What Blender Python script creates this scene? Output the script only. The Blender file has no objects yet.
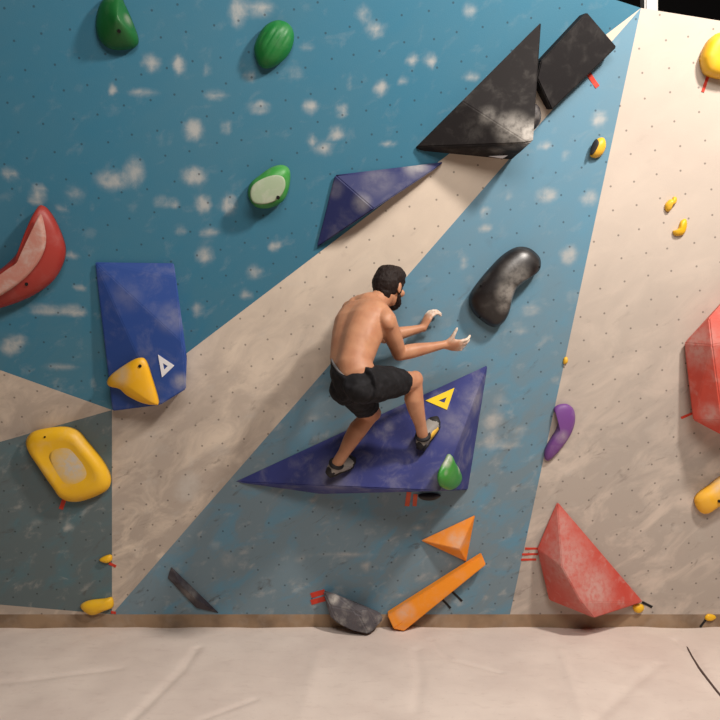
import bpy, bmesh, math, random
from mathutils import Vector, Matrix, noise
from mathutils.bvhtree import BVHTree
random.seed(7)
scn = bpy.context.scene
COL = scn.collection
V = Vector

# ------------------------------------------------------------------ camera and the place's measurements
FPX = 700.0
CAM = V((0.0, -4.5, 1.72))
cam_d = bpy.data.cameras.new('camera'); cam_o = bpy.data.objects.new('camera', cam_d); COL.objects.link(cam_o)
cam_o.location = CAM; cam_o.rotation_euler = (math.pi / 2, 0, 0)
cam_d.sensor_width = 36; cam_d.lens = 36 * FPX / 720; cam_d.clip_start = .05; cam_d.clip_end = 60
scn.camera = cam_o

def ray(px, py):
    return V(((px - 360) / FPX, 1.0, -(py - 360) / FPX))
def W(px, py, d):
    return CAM + ray(px, py) * d

KZ = 0.085                                     # height of the kicker board under the overhang
LEAN = math.radians(10)                        # overhang of the wall
nM = V((0, -math.cos(LEAN), -math.sin(LEAN)))  # main plane, normal towards the room
oM = V((0, 0, KZ))
def hit(px, py, o, n, h=0.0):
    r = ray(px, py); oo = o + n * h
    return CAM + r * ((oo - CAM).dot(n) / r.dot(n))
FOLD = math.radians(10)
VX = hit(112, 410, oM, nM); AP = hit(641, 8, oM, nM)
eU = (AP - VX).normalized()
pM = eU.cross(nM).normalized()
if pM.z < 0: pM = -pM
pU = pM * math.cos(FOLD) + nM * math.sin(FOLD)
nU = nM * math.cos(FOLD) - pM * math.sin(FOLD)
upM = V((0, -math.sin(LEAN), math.cos(LEAN)))
TL = hit(-250, 281, VX, nU); TB = hit(-250, 513, oM, nM)
nT = (TL - VX).cross(TB - VX).normalized()
if nT.y > 0: nT = -nT
def on_upper(px, py):
    return px < 641 and py < (410 - (px - 112) * (402 / 529) if px > 112 else 410 + (px - 112) * .357)
def on_tri(px, py):
    return px < 112 and not on_upper(px, py) and py < 410 - (px - 112) * .2857
def plane(px, py):
    if on_upper(px, py): return VX, nU
    if on_tri(px, py): return VX, nT
    return oM, nM
def P(px, py, h=0.0):
    o, n = plane(px, py); return hit(px, py, o, n, h)

# ------------------------------------------------------------------ object helpers
def link(name, me, parent=None, mats=()):
    o = bpy.data.objects.new(name, me); COL.objects.link(o)
    for m in mats: me.materials.append(m)
    if parent is not None:
        o.parent = parent
        o.matrix_parent_inverse = Matrix.Translation(-parent.location)
    return o
def tag(o, label, cat, group=None):
    o['label'] = label; o['category'] = cat
    if group: o['group'] = group
    return o
def structure(o):
    o['kind'] = 'structure'; return o
def finish(bm, name, mat, parent=None, smooth=False, recentre=True):
    bmesh.ops.recalc_face_normals(bm, faces=bm.faces)
    me = bpy.data.meshes.new(name)
    for f in bm.faces: f.smooth = smooth
    bm.to_mesh(me); bm.free()
    c = V((0, 0, 0))
    if recentre and parent is None:
        n = len(me.vertices)
        for v in me.vertices: c += v.co
        c /= n
        me.transform(Matrix.Translation(-c))
    o = link(name, me, parent, [mat])
    if parent is None: o.location = c
    return o
def empty(name, loc):
    o = bpy.data.objects.new(name, None); COL.objects.link(o); o.location = loc; return o

# ------------------------------------------------------------------ materials
def srgb(r, g, b):
    f = lambda c: (c / 12.92 if c <= .04045 else ((c + .055) / 1.055) ** 2.4)
    return (f(r / 255), f(g / 255), f(b / 255), 1)
class NT:
    def __init__(s, name):
        s.m = bpy.data.materials.new(name); s.m.use_nodes = True; s.t = s.m.node_tree
        s.b = s.t.nodes['Principled BSDF']
    def n(s, typ, **kw):
        x = s.t.nodes.new(typ)
        for k, v in kw.items(): setattr(x, k, v)
        return x
    def l(s, a, b): s.t.links.new(a, b)
    def put(s, sock, v):
        if hasattr(v, 'is_output'): s.l(v, sock)
        else: sock.default_value = v
    def math(s, op, a, b=0.0, c=0.0, clamp=False):
        x = s.n('ShaderNodeMath', operation=op, use_clamp=clamp)
        s.put(x.inputs[0], a); s.put(x.inputs[1], b); s.put(x.inputs[2], c); return x.outputs[0]
    def mix(s, f, a, b):
        x = s.n('ShaderNodeMix', data_type='RGBA'); s.put(x.inputs[0], f); s.put(x.inputs[6], a); s.put(x.inputs[7], b); return x.outputs[2]
    def ramp(s, v, lo, hi, a=0.0, b=1.0):
        x = s.n('ShaderNodeMapRange', interpolation_type='SMOOTHSTEP'); s.put(x.inputs[0], v)
        for i, q in enumerate((lo, hi, a, b)): x.inputs[i + 1].default_value = q
        return x.outputs[0]
    def noise(s, vec, scale, detail=3, rough=.55, dist=0.0, stretch=None, rot=(0, 0, 0)):
        if stretch or any(rot):
            mp = s.n('ShaderNodeMapping'); s.l(vec, mp.inputs[0]); mp.inputs['Scale'].default_value = stretch or (1, 1, 1); mp.inputs['Rotation'].default_value = rot; vec = mp.outputs[0]
        x = s.n('ShaderNodeTexNoise'); s.l(vec, x.inputs['Vector'])
        x.inputs['Scale'].default_value = scale; x.inputs['Detail'].default_value = detail; x.inputs['Roughness'].default_value = rough; x.inputs['Distortion'].default_value = dist
        return x.outputs['Fac']
    def pos(s): return s.n('ShaderNodeNewGeometry').outputs['Position']
    def bump(s, h, strength=.2, dist=.01):
        x = s.n('ShaderNodeBump'); x.inputs['Strength'].default_value = strength; x.inputs['Distance'].default_value = dist
        s.l(h, x.inputs['Height']); s.l(x.outputs[0], s.b.inputs['Normal'])

CHALK = srgb(192, 186, 178)
def wall_paint(name, base, worn, scuff_amt, cloud):
    t = NT(name)
    uv = t.n('ShaderNodeAttribute', attribute_name='panel_uv').outputs['Vector']
    chalk = t.n('ShaderNodeAttribute', attribute_name='chalk').outputs['Fac']
    grime = t.n('ShaderNodeAttribute', attribute_name='grime').outputs['Fac']
    c = base
    n0 = t.noise(uv, 1.1, 4, .6)
    c = t.mix(t.ramp(n0, .3, .75, 0, .35), c, worn)
    n1 = t.noise(uv, 3.2, 5, .62, .6, (1, 1.9, 1), (0, 0, -.25))
    g = t.math('MULTIPLY', t.ramp(n1, .28, .62), grime, clamp=True)
    c = t.mix(t.math('MULTIPLY', g, .8), c, worn)
    # light chalk smears all over, denser where people climb
    n2 = t.noise(uv, 7.5, 5, .6, .3, (1, 1.5, 1), (0, 0, .6))
    sm = t.math('MULTIPLY', t.ramp(n2, .54, .78), t.math('MULTIPLY_ADD', grime, .55, .12))
    c = t.mix(t.math('MULTIPLY', sm, cloud, clamp=True), c, CHALK)
    # hand-sized chalk prints
    n3 = t.noise(uv, 13, 4, .65, .4)
    pr = t.ramp(t.math('MULTIPLY', chalk, t.math('MULTIPLY_ADD', n3, 1.5, .15)), .12, .85)
    c = t.mix(t.math('MULTIPLY', pr, .66), c, CHALK)
    # rubber scuffs
    n4 = t.noise(uv, 7.5, 5, .65, .5, (.8, 1.7, 1), (0, 0, .35))
    sc = t.math('MULTIPLY', t.ramp(n4, .58, .82), t.math('MULTIPLY', grime, scuff_amt), clamp=True)
    c = t.mix(sc, c, srgb(84, 78, 74))
    # bolt holes
    vo = t.n('ShaderNodeTexVoronoi', voronoi_dimensions='2D', feature='F1'); vo.inputs['Randomness'].default_value = .16; vo.inputs['Scale'].default_value = 1 / .142
    mp = t.n('ShaderNodeMapping'); t.l(uv, mp.inputs[0]); mp.inputs['Rotation'].default_value = (0, 0, .42); t.l(mp.outputs[0], vo.inputs['Vector'])
    hole = t.ramp(vo.outputs['Distance'], .032, .052, 1, 0)
    c = t.mix(t.math('MULTIPLY', hole, .55), c, srgb(38, 36, 38))
    t.l(c, t.b.inputs['Base Color']); t.b.inputs['Roughness'].default_value = .7; t.b.inputs['Specular IOR Level'].default_value = .25
    t.bump(t.noise(uv, 160, 2), .25, .002)
    return t.m

def plastic(name, col, chalk=.25, rough=.5, scale=9, spots=(), spec=.4, dark=None, grit=.15):
    t = NT(name); p = t.pos()
    c = srgb(*col)
    n = t.noise(p, scale, 5, .62, .4)
    f = t.math('MULTIPLY', t.ramp(n, .46, .74), chalk)
    for (sp, rad, amt) in spots:
        d = t.n('ShaderNodeVectorMath', operation='DISTANCE'); t.l(p, d.inputs[0]); d.inputs[1].default_value = sp
        fall = t.ramp(d.outputs['Value'], rad * .15, rad, amt, 0)
        f = t.math('MAXIMUM', f, t.math('MULTIPLY', fall, t.ramp(t.noise(p, scale * 2, 4, .6), .25, .65, .3, 1)))
    if dark: c = t.mix(t.ramp(t.noise(p, 4, 3), .4, .7, 0, .6), c, srgb(*dark))
    c = t.mix(f, c, CHALK)
    t.l(c, t.b.inputs['Base Color']); t.b.inputs['Roughness'].default_value = rough; t.b.inputs['Specular IOR Level'].default_value = spec
    t.bump(t.noise(p, 220, 2), grit, .002)
    return t.m
def flat(name, col, rough=.6, spec=.3, metal=0):
    t = NT(name); p = t.pos()
    n = t.noise(p, 30, 3)
    c = srgb(*col); k = tuple(x * .8 for x in c[:3]) + (1,)
    t.l(t.mix(n, c, k), t.b.inputs['Base Color']); t.b.inputs['Roughness'].default_value = rough; t.b.inputs['Specular IOR Level'].default_value = spec; t.b.inputs['Metallic'].default_value = metal
    return t.m

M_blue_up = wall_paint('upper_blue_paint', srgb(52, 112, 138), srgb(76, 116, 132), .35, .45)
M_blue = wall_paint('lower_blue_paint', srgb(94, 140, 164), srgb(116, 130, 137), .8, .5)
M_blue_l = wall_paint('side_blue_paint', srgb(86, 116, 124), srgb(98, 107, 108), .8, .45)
M_beige = wall_paint('beige_paint', srgb(214, 198, 180), srgb(164, 151, 140), .7, .5)
M_beige_r = wall_paint('pale_beige_paint', srgb(202, 188, 175), srgb(166, 156, 147), .6, .4)
M_hole = flat('dark_bolt_hole', (18, 17, 17), .5)
M_tape_red = flat('red_tape', (206, 62, 44), .55)
M_tape_orange = flat('orange_red_tape', (214, 92, 62), .55)
M_tape_black = flat('black_tape', (26, 26, 28), .5)

# ------------------------------------------------------------------ the wall
def facet(bm, pix, mi):
    vs = [bm.verts.new(p) for p in pix]
    f = bm.faces.new(vs); f.material_index = mi
B1 = hit(112, 0, oM, nM)
def low(px):                                   # point on the bottom edge of the wall
    return V(((px - 360) / FPX * 4.5, 0, KZ))
Bc = low(112); Bf = low(510); Bl = low(-250); Br = low(1000)
StL = hit(-250, 583, oM, nM); RT = hit(1000, 66, oM, nM)
Utop = [hit(560, -18, VX, nU), hit(300, -60, VX, nU), hit(-250, -60, VX, nU)]
bm = bmesh.new()
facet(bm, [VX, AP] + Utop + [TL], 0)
facet(bm, [AP, Bf, Bc], 1)
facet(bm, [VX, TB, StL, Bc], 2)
facet(bm, [VX, AP, Bc], 3)
facet(bm, [TL, TB, VX], 3)
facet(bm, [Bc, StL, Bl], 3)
facet(bm, [AP, RT, Br, Bf], 4)
bmesh.ops.remove_doubles(bm, verts=bm.verts, dist=1e-5)
bmesh.ops.recalc_face_normals(bm, faces=bm.faces)
if sum(f.normal.y for f in bm.faces) > 0: bmesh.ops.reverse_faces(bm, faces=bm.faces)
front = [f for f in bm.faces]
STEP = .035
def cut(no, lo, hi):
    k = lo
    while k < hi:
        bmesh.ops.bisect_plane(bm, geom=bm.faces[:] + bm.edges[:] + bm.verts[:], dist=1e-6, plane_co=no * k, plane_no=no)
        k += STEP
cut(V((1, 0, 0)), -3.1, 3.4); cut(V((0, 0, 1)), KZ + .02, 3.7)

PRINTS = [(151,63,9,7,1),(179,66,6,9,1),(112,89,4,5,.9),(143,93,16,5,.6),(193,130,10,10,1),(226,127,6,7,.7),(215,95,14,6,.6),(10,174,9,7,.8),(40,190,8,7,.8),
 (112,180,17,10,.8),(136,170,10,14,.7),(194,176,12,9,1),(160,201,8,7,.6),(175,203,6,5,.8),(203,204,8,9,1),(229,204,8,10,1),(237,12,8,13,.8),(208,70,4,5,.8),(62,208,6,4,.7),
 (75,195,12,10,.5),(180,230,8,6,.6),(210,232,12,6,.7),(260,8,15,8,.7),(363,13,8,8,.6),(376,30,10,7,.8),(413,60,6,6,1),(431,61,5,7,1),(381,88,7,7,1),(403,80,6,5,.7),(307,46,9,5,.5),
 (296,74,10,7,.5),(259,107,12,6,.8),(310,107,8,7,.9),(342,110,7,6,.9),(337,133,8,6,1),(324,149,10,7,.8),(311,140,5,6,.7),(348,83,3,7,.7),(388,145,10,3,.7),(470,10,8,8,.7),(472,76,10,5,.7),(250,77,7,5,.7),
 (255,272,10,8,.7),(275,246,7,6,.9),(205,255,10,10,.8),(245,295,8,6,.7),(197,310,7,9,.7),(599,119,9,8,.9),(547,195,12,8,.9),(590,198,10,8,.8),(545,145,8,5,.8),(566,155,6,6,.6),(485,212,6,6,.8),(485,228,8,5,.8),
 (510,195,6,5,.6),(569,255,10,10,.9),(530,310,14,7,.6),(520,330,10,6,.6),(493,420,12,10,.8),(490,440,10,14,.7),(520,430,10,8,.6),(510,445,14,5,.7),(45,310,18,6,.8),(76,311,12,6,.9),(10,348,10,9,.9),(60,367,20,5,.6),
 (80,288,7,4,.7),(70,255,9,5,.7),(464,262,6,8,.6),(470,280,8,6,.4),(20,340,10,7,.6),(36,200,8,5,.8),(68,527,6,6,1),(35,523,9,6,.5),(345,555,40,3,.6),(366,566,5,8,.9),(300,560,8,6,.5),(430,515,12,4,.7),(418,526,9,4,.8),
 (405,480,9,7,.5),(190,480,16,12,.8),(185,495,14,10,.8),(220,450,14,10,.5),(160,450,20,10,.4),(228,560,10,12,.5),(215,545,8,8,.5),(313,418,10,7,.5),(500,400,10,8,.5),(505,565,12,8,.4),(300,285,25,6,.4),(330,330,12,40,.4)]
pl = [(P(a, b), c * .92 / 175.0, d * .92 / 175.0, s) for a, b, c, d, s in PRINTS]
me = bpy.data.meshes.new('wall_back')
for f in bm.faces: f.smooth = False
# board thickness behind the painted face
ext = bmesh.ops.extrude_face_region(bm, geom=bm.faces[:])
for g in ext['geom']:
    if isinstance(g, bmesh.types.BMVert): g.co += V((0, .06, 0))
bmesh.ops.recalc_face_normals(bm, faces=bm.faces)
bm.to_mesh(me); bm.free()
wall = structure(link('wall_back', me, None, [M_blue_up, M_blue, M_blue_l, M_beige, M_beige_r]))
a_ch = me.attributes.new('chalk', 'FLOAT', 'POINT'); a_gr = me.attributes.new('grime', 'FLOAT', 'POINT'); a_uv = me.attributes.new('panel_uv', 'FLOAT_VECTOR', 'POINT')
for i, v in enumerate(me.vertices):
    co = v.co
    q = 0.0
    for c, rx, ry, s in pl:
        dx = (co.x - c.x) / rx; dz = (co.z - c.z) / ry
        if abs(dx) < 2 and abs(dz) < 2: q += s * math.exp(-(dx * dx + dz * dz) * .9)
    a_ch.data[i].value = min(q, 1.3)
    d = co - VX
    up = d.dot(pU) if d.dot(nU) > -.04 and d.dot(pM) > .02 else d.dot(pM)
    a_uv.data[i].vector = (d.dot(eU) + 5, up + 5, 0)
    hgt = (co.z - KZ)
    g = max(0.0, min(1.0, 1.18 - hgt / 2.3))
    g = g * g * (3 - 2 * g)
    a_gr.data[i].value = .15 + 1.15 * g

M_kick = plastic('dirty_plywood', (150, 124, 98), .15, .8, 6, dark=(84, 66, 52))
def box_bm(lo, hi):
    b = bmesh.new(); bmesh.ops.create_cube(b, size=1)
    for v in b.verts: v.co = V([lo[i] + (v.co[i] + .5) * (hi[i] - lo[i]) for i in range(3)])
    return b
structure(finish(box_bm((-3.95, .0, -.1), (4.15, .05, KZ)), 'baseboard_back', M_kick))

# ------------------------------------------------------------------ landing mat (the floor), dark hall around
t = NT('mat_canvas'); p = t.pos()
c = t.mix(t.ramp(t.noise(p, 1.6, 4, .6), .3, .7), srgb(224, 209, 198), srgb(210, 194, 184))
c = t.mix(t.ramp(t.noise(p, 9, 5, .65, .5, (1, 2, 1)), .5, .8, 0, .35), c, srgb(188, 168, 158))
c = t.mix(t.ramp(t.noise(p, 40, 2), .62, .75, 0, .15), c, srgb(170, 150, 140))
t.l(c, t.b.inputs['Base Color']); t.b.inputs['Roughness'].default_value = .75; t.b.inputs['Specular IOR Level'].default_value = .2
t.bump(t.noise(p, 60, 3), .12, .004)
M_mat = t.m
def axis(lo, a, b, hi, fine, coarse):
    r = []; k = lo
    while k < a: r.append(k); k += coarse
    k = a
    while k < b: r.append(k); k += fine
    k = b
    while k <= hi + 1e-6: r.append(k); k += coarse
    return r
xs = axis(-5.5, -2.6, 2.6, 5.5, .012, .3); ys = axis(-8.0, -2.25, .02, .02, .012, .25)
if ys[-1] < .02: ys.append(.02)
def floorpt(px, py):
    r = ray(px, py); return CAM + r * (-CAM.z / r.z)
def crease(pts, w, depth):
    return ([floorpt(*q) for q in pts], w, depth)
CREASES = [crease([(676, 640), (690, 650), (700, 668), (722, 696), (760, 735)], .03, -.012), crease([(197, 648), (180, 672), (140, 712), (120, 730)], .03, -.010),
           crease([(660, 664), (625, 690), (600, 716), (590, 730)], .035, -.008), crease([(0, 682), (60, 676), (120, 668)], .03, -.006),
           crease([(255, 700), (200, 720)], .02, -.006), crease([(415, 712), (420, 680), (416, 650)], .03, -.006), crease([(430, 640), (450, 660), (500, 672)], .02, -.006),
           crease([(560, 650), (575, 690), (585, 730)], .03, .006), crease([(320, 650), (300, 720)], .05, .006)]
def segd(x, y, a, b):
    dx, dy = b.x - a.x, b.y - a.y; L = dx * dx + dy * dy
    u = max(0, min(1, ((x - a.x) * dx + (y - a.y) * dy) / L))
    return math.hypot(x - a.x - u * dx, y - a.y - u * dy)
verts = []
for y in ys:
    for x in xs:
        z = 0.0
        if -2.7 < x < 2.7 and y > -2.4:
            z = .010 * noise.noise(V((x * 1.6, y * 1.6, 3))) + .004 * noise.noise(V((x * 6, y * 6, 9)))
            z += .010 * noise.noise(V((x * 3.1, 7.7, 1))) * math.exp(-(abs(y) / .10) ** 2)   # lifted, wavy rim along the wall
            for pts, w, dp in CREASES:
                m = min(segd(x, y, pts[k], pts[k + 1]) for k in range(len(pts) - 1))
                if m < 4 * w: z += dp * math.exp(-(m / w) ** 2)
        verts.append((x, y, z))
nx = len(xs); faces = [(j * nx + i, j * nx + i + 1, (j + 1) * nx + i + 1, (j + 1) * nx + i) for j in range(len(ys) - 1) for i in range(nx - 1)]
base = len(verts)
# thickness of the mat: a skirt and a bottom
rim = [i for i in range(nx)] + [j * nx + nx - 1 for j in range(1, len(ys))] + [(len(ys) - 1) * nx + i for i in range(nx - 2, -1, -1)] + [j * nx for j in range(len(ys) - 2, 0, -1)]
for i in rim: verts.append((verts[i][0], verts[i][1], -.3))
n = len(rim)
for k in range(n): faces.append((rim[k], base + k, base + (k + 1) % n, rim[(k + 1) % n]))
faces.append(tuple(base + k for k in range(n)))
me = bpy.data.meshes.new('floor'); me.from_pydata(verts, [], faces); me.update()
for f in me.polygons: f.use_smooth = True
floor_o = structure(link('floor', me, None, [M_mat]))
# dark strip that paints the shade in a fold of the mat cover
M_fold_shade = flat('fold_shade_brown', (92, 76, 70), .9, .1)
sb = bmesh.new(); rows = []
sp_ = [floorpt(*q) for q in ((683, 637), (687, 645), (692, 655), (699, 666), (708, 678), (717, 690), (728, 703), (745, 722))]
for i, q in enumerate(sp_):
    d = (sp_[min(i + 1, len(sp_) - 1)] - sp_[max(i - 1, 0)]).normalized(); sd = V((d.y, -d.x, 0)) * (.003 + .004 * min(i / 3, 1))
    zz = .010 * noise.noise(V((q.x * 1.6, q.y * 1.6, 3))) + .004 * noise.noise(V((q.x * 6, q.y * 6, 9))) - .012
    rows.append([sb.verts.new((c.x, c.y, zz + h)) for c, h in ((q - sd, -.008), (q - sd * .8, .005), (q + sd * .8, .005), (q + sd, -.008))])
for i in range(len(rows) - 1):
    for j in range(4): sb.faces.new((rows[i][j], rows[i][(j + 1) % 4], rows[i + 1][(j + 1) % 4], rows[i + 1][j]))
sb.faces.new(rows[0]); sb.faces.new(rows[-1][::-1])
finish(sb, 'fold_shade', M_fold_shade, floor_o)['kind'] = 'structure'

M_dark = flat('black_hall_paint', (20, 19, 19), .9, .1)
M_darkwall = flat('dark_hall_wall', (60, 56, 54), .9, .1)
structure(finish(box_bm((-6, -8.5, 6.4), (6, 3.2, 6.5)), 'ceiling', M_dark))
structure(finish(box_bm((-6, 3.2, -.3), (6, 3.3, 6.5)), 'wall_rear', M_dark))
structure(finish(box_bm((5.9, -8.5, -.3), (6, 3.2, 6.4)), 'wall_right', M_darkwall))
structure(finish(box_bm((-6, -8.5, -.3), (-5.9, 3.2, 6.4)), 'wall_left', M_darkwall))
structure(finish(box_bm((-6, -8.6, -.3), (6, -8.5, 6.4)), 'wall_front', M_darkwall))
M_steel = flat('pale_steel', (206, 204, 202), .5, .5)
pc = W(649, 4, 4.75)
bmc = box_bm((pc.x - .045, pc.y - .045, -.3), (pc.x + .045, pc.y + .045, 6.4))
bmesh.ops.bevel(bmc, geom=bmc.edges[:], offset=.01, segments=2, affect='EDGES')
tag(finish(bmc, 'steel_column', M_steel), 'pale steel column standing behind the top edge of the climbing wall', 'column')

# ------------------------------------------------------------------ volumes: faceted plywood shapes bolted to the wall
BVH = {}
def hull(name, mat, pts, parent=None, bev=.006):
    """pts: (px, py, height above the wall)."""
    b = bmesh.new()
    for px, py, h in pts: b.verts.new(P(px, py, h))
    r = bmesh.ops.convex_hull(b, input=b.verts)
    junk = [g for g in r['geom_interior'] + r['geom_unused'] if isinstance(g, bmesh.types.BMVert)]
    if junk: bmesh.ops.delete(b, geom=list(set(junk)), context='VERTS')
    bmesh.ops.dissolve_limit(b, angle_limit=math.radians(2), verts=b.verts, edges=b.edges)
    b.normal_update(); BVH[name] = BVHTree.FromBMesh(b)
    if bev: bmesh.ops.bevel(b, geom=b.edges[:], offset=bev, segments=2, affect='EDGES', clamp_overlap=True)
    return finish(b, name, mat, parent)
def foot(pts, h=.002): return [(x, y, h) for x, y in pts]
def surf(name, px, py):
    """point and normal where the line of sight meets a volume already built."""
    r = ray(px, py).normalized()
    loc, nor, i, d = BVH[name].ray_cast(CAM, r)
    if nor.dot(r) > 0: nor = -nor
    return loc, nor
def wallpt(px, py):
    if py > 616: return hit(px, py, V((0, 0, 0)), V((0, -1, 0))), V((0, -1, 0))      # the upright kicker board
    o, n = plane(px, py); return hit(px, py, o, n), n
def project(px, py, o, n, h=0.0): return hit(px, py, o, n, h)

def poly_frame(name, mat, outer, inner, o, n, thick, parent):
    """flat emblem: an outline with an inner outline cut out, standing a few millimetres off the face."""
    b = bmesh.new(); k = len(outer)
    def ring(pp, h): return [b.verts.new(project(x, y, o, n, h)) for x, y in pp]
    ot, it, ob, ib = ring(outer, thick), ring(inner, thick), ring(outer, -.002), ring(inner, -.002)
    for i in range(k):
        j = (i + 1) % k
        b.faces.new((ot[i], ot[j], it[j], it[i])); b.faces.new((ot[i], ob[i], ob[j], ot[j])); b.faces.new((it[i], it[j], ib[j], ib[i]))
    return finish(b, name, mat, parent)
def patch(name, mat, poly, o, n, thick, parent=None):
    b = bmesh.new()
    top = [b.verts.new(project(x, y, o, n, thick)) for x, y in poly]; bot = [b.verts.new(project(x, y, o, n, -.003)) for x, y in poly]
    b.faces.new(top); b.faces.new(bot[::-1]); k = len(poly)
    for i in range(k): b.faces.new((top[i], bot[i], bot[(i + 1) % k], top[(i + 1) % k]))
    return finish(b, name, mat, parent)
def bolt(px, py, o, n, parent, r=.010, h=.0, name='bolt_hole'):
    c = project(px, py, o, n, h); q = n.to_track_quat('Z', 'Y').to_matrix().to_4x4()
    b = bmesh.new(); bmesh.ops.create_cone(b, cap_ends=True, segments=14, radius1=r, radius2=r * .9, depth=.012)
    bmesh.ops.transform(b, matrix=Matrix.Translation(c) @ q, verts=b.verts)
    return finish(b, name, M_hole, parent)

# big blue volume under the climber
M_navy = plastic('navy_volume_paint', (54, 60, 122), .18, .65, 9, spots=[(P(330, 478, .2), .2, .25), (P(440, 480, .4), .12, .35), (P(478, 400, .1), .14, .35), (P(388, 425, .1), .06, .5), (P(455, 425, .2), .16, .22)], dark=(44, 48, 98))
blue_vol = hull('triangular_volume', M_navy, foot([(235, 482), (488, 365), (468, 490), (320, 494), (484, 385)]) + [(440, 491, .42), (330, 487, .21), (486, 366, .02)])
tag(blue_vol, 'large dark blue triangular volume under the climber with a yellow triangle emblem', 'climbing volume')
M_yel_flat = plastic('yellow_emblem', (240, 206, 40), .1, .5)
M_white_flat = plastic('white_emblem', (232, 232, 236), .05, .5)
o_, n_ = surf('triangular_volume', 441, 402)
poly_frame('emblem', M_yel_flat, [(425.5, 400.5), (454.5, 387.8), (447, 409.8)], [(438.6, 400.6), (446.6, 397.2), (444.4, 402.8)], o_, n_, .004, blue_vol)['label'] = 'yellow triangle emblem'

# black triangle
M_black_vol = plastic('black_volume_paint', (30, 26, 26), .05, .7, 14, spots=[(P(514, 131, .2), .13, .6), (P(488, 118, .15), .08, .35), (P(505, 127, .18), .10, .45), (P(530, 134, .25), .11, .9), (P(498, 140, .12), .09, .6)], spec=.2)
btri = hull('black_triangle_volume', M_black_vol, foot([(415, 148), (541, 23), (512, 160), (420, 151)]) + [(533, 141, .27), (416, 147, .02), (541, 22, .02), (462, 101, .10), (528, 143, .27)])
tag(btri, 'large black pyramid volume with chalked lower face, beside the tilted black slab', 'climbing volume')
o_, n_ = surf('black_triangle_volume', 500, 155)
patch('sticker', M_white_flat, [(488, 156.2), (508, 155.3), (502.5, 158.6)], o_, n_, .003, btri)['label'] = 'thin white sticker'

# tilted black slab
def slab(name, mat, outline, h, taper=0.0, bev=.006, h2=None):
    b = bmesh.new(); cx = sum(p[0] for p in outline) / len(outline); cy = sum(p[1] for p in outline) / len(outline)
    o0, n0 = plane(cx, cy)
    hs = h2 or [h] * len(outline)
    top = [hit(x, y, o0, n0, hh) for (x, y), hh in zip(outline, hs)]
    ctr = sum(top, V()) / len(top)
    bot = []
    for q, hh in zip(top, hs):
        d = q - ctr; d -= n0 * d.dot(n0)
        bot.append(q - n0 * (hh - .003) + d * taper)
    for q in top + bot: b.verts.new(q)
    bmesh.ops.convex_hull(b, input=b.verts)
    bmesh.ops.dissolve_limit(b, angle_limit=math.radians(2), verts=b.verts, edges=b.edges)
    b.normal_update(); BVH[name] = BVHTree.FromBMesh(b)
    if bev: bmesh.ops.bevel(b, geom=b.edges[:], offset=bev, segments=2, affect='EDGES', clamp_overlap=True)
    return finish(b, name, mat)
bslab = slab('black_slab_volume', plastic('black_slab_paint', (28, 25, 26), .04, .7, 12, spec=.2), [(587, 12), (617, 47), (552, 110), (537, 78), (541, 61)], .10)
tag(bslab, 'matt black oblong slab volume tilted beside the black pyramid, near the wall top', 'climbing volume')

# navy triangle
M_navy2 = plastic('navy_blue_paint', (36, 42, 90), .12, .6, 6, spots=[(P(338, 190), .08, .3), (P(416, 168), .12, .6), (P(378, 186), .15, .3), (P(362, 203, .1), .08, .4)])
nav = hull('navy_triangle_volume', M_navy2, foot([(318, 244), (335, 176), (443, 162)]) + [(316, 248, .015), (335, 175, .02), (443, 163, .02), (374, 209, .15), (432, 171, .06)])
tag(nav, 'thin navy blue triangular volume with chalk smears, tucked under the black pyramid', 'climbing volume')

# upright blue volume with white emblem and a yellow hold on it
M_roy = plastic('royal_blue_paint', (40, 72, 142), .12, .55, 8, spots=[(P(128, 295, .05), .13, .14), (P(172, 318, .1), .12, .24), (P(181, 380, .12), .08, .65), (P(165, 402, .1), .07, .5)])
roy = hull('oblong_volume', M_roy, foot([(96, 263), (173, 264), (183, 350), (181, 392), (160, 402), (112, 408)]) +
           [(95, 262, .02), (174, 263, .02), (176, 278, .05), (104, 277, .035), (182, 342, .15), (187, 358, .15), (186, 389, .145), (160, 405, .15), (113, 411, .07)])
tag(roy, 'upright royal blue oblong volume with a white triangle emblem', 'climbing volume')
o_, n_ = surf('oblong_volume', 166, 366)
poly_frame('emblem', M_white_flat, [(158, 354.5), (174.5, 365.5), (162, 377.5)], [(163, 363.2), (167.6, 366), (164.2, 369.6)], o_, n_, .004, roy)['label'] = 'white triangle emblem'

# red pyramids
M_red = plastic('red_volume_paint', (188, 78, 66), .25, .55, 18, spots=[(P(575, 560, .2), .3, .42), (P(600, 590, .2), .25, .5), (P(566, 525, .1), .15, .4)], dark=(180, 52, 40))
redv = hull('red_pyramid_volume', M_red, foot([(558, 503), (539, 548), (550, 597), (600, 611), (638, 600)]) + [(557, 501, .01), (537, 549, .03), (549, 600, .05), (562, 567, .19), (581, 602, .24), (594, 618, .21), (643, 602, .03)])
tag(redv, 'red faceted pyramid volume with chalk dusting, just above the mat', 'climbing volume')
M_red2 = plastic('coral_volume_paint', (198, 80, 64), .22, .55, 14, spots=[(P(700, 345, .1), .2, .45), (P(708, 415, .2), .1, .5)], dark=(190, 58, 42))
redr = hull('red_gem_volume', M_red2, foot([(760, 262), (686, 345), (695, 416), (760, 440), (830, 380)]) + [(684, 343, .03), (693, 420, .10), (709, 318, .14), (725, 437, .20), (712, 345, .20), (722, 420, .235), (790, 330, .22), (800, 410, .2), (758, 262, .02)])
tag(redr, 'coral red gem shaped volume cut off by the edge of the view', 'climbing volume')

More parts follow.
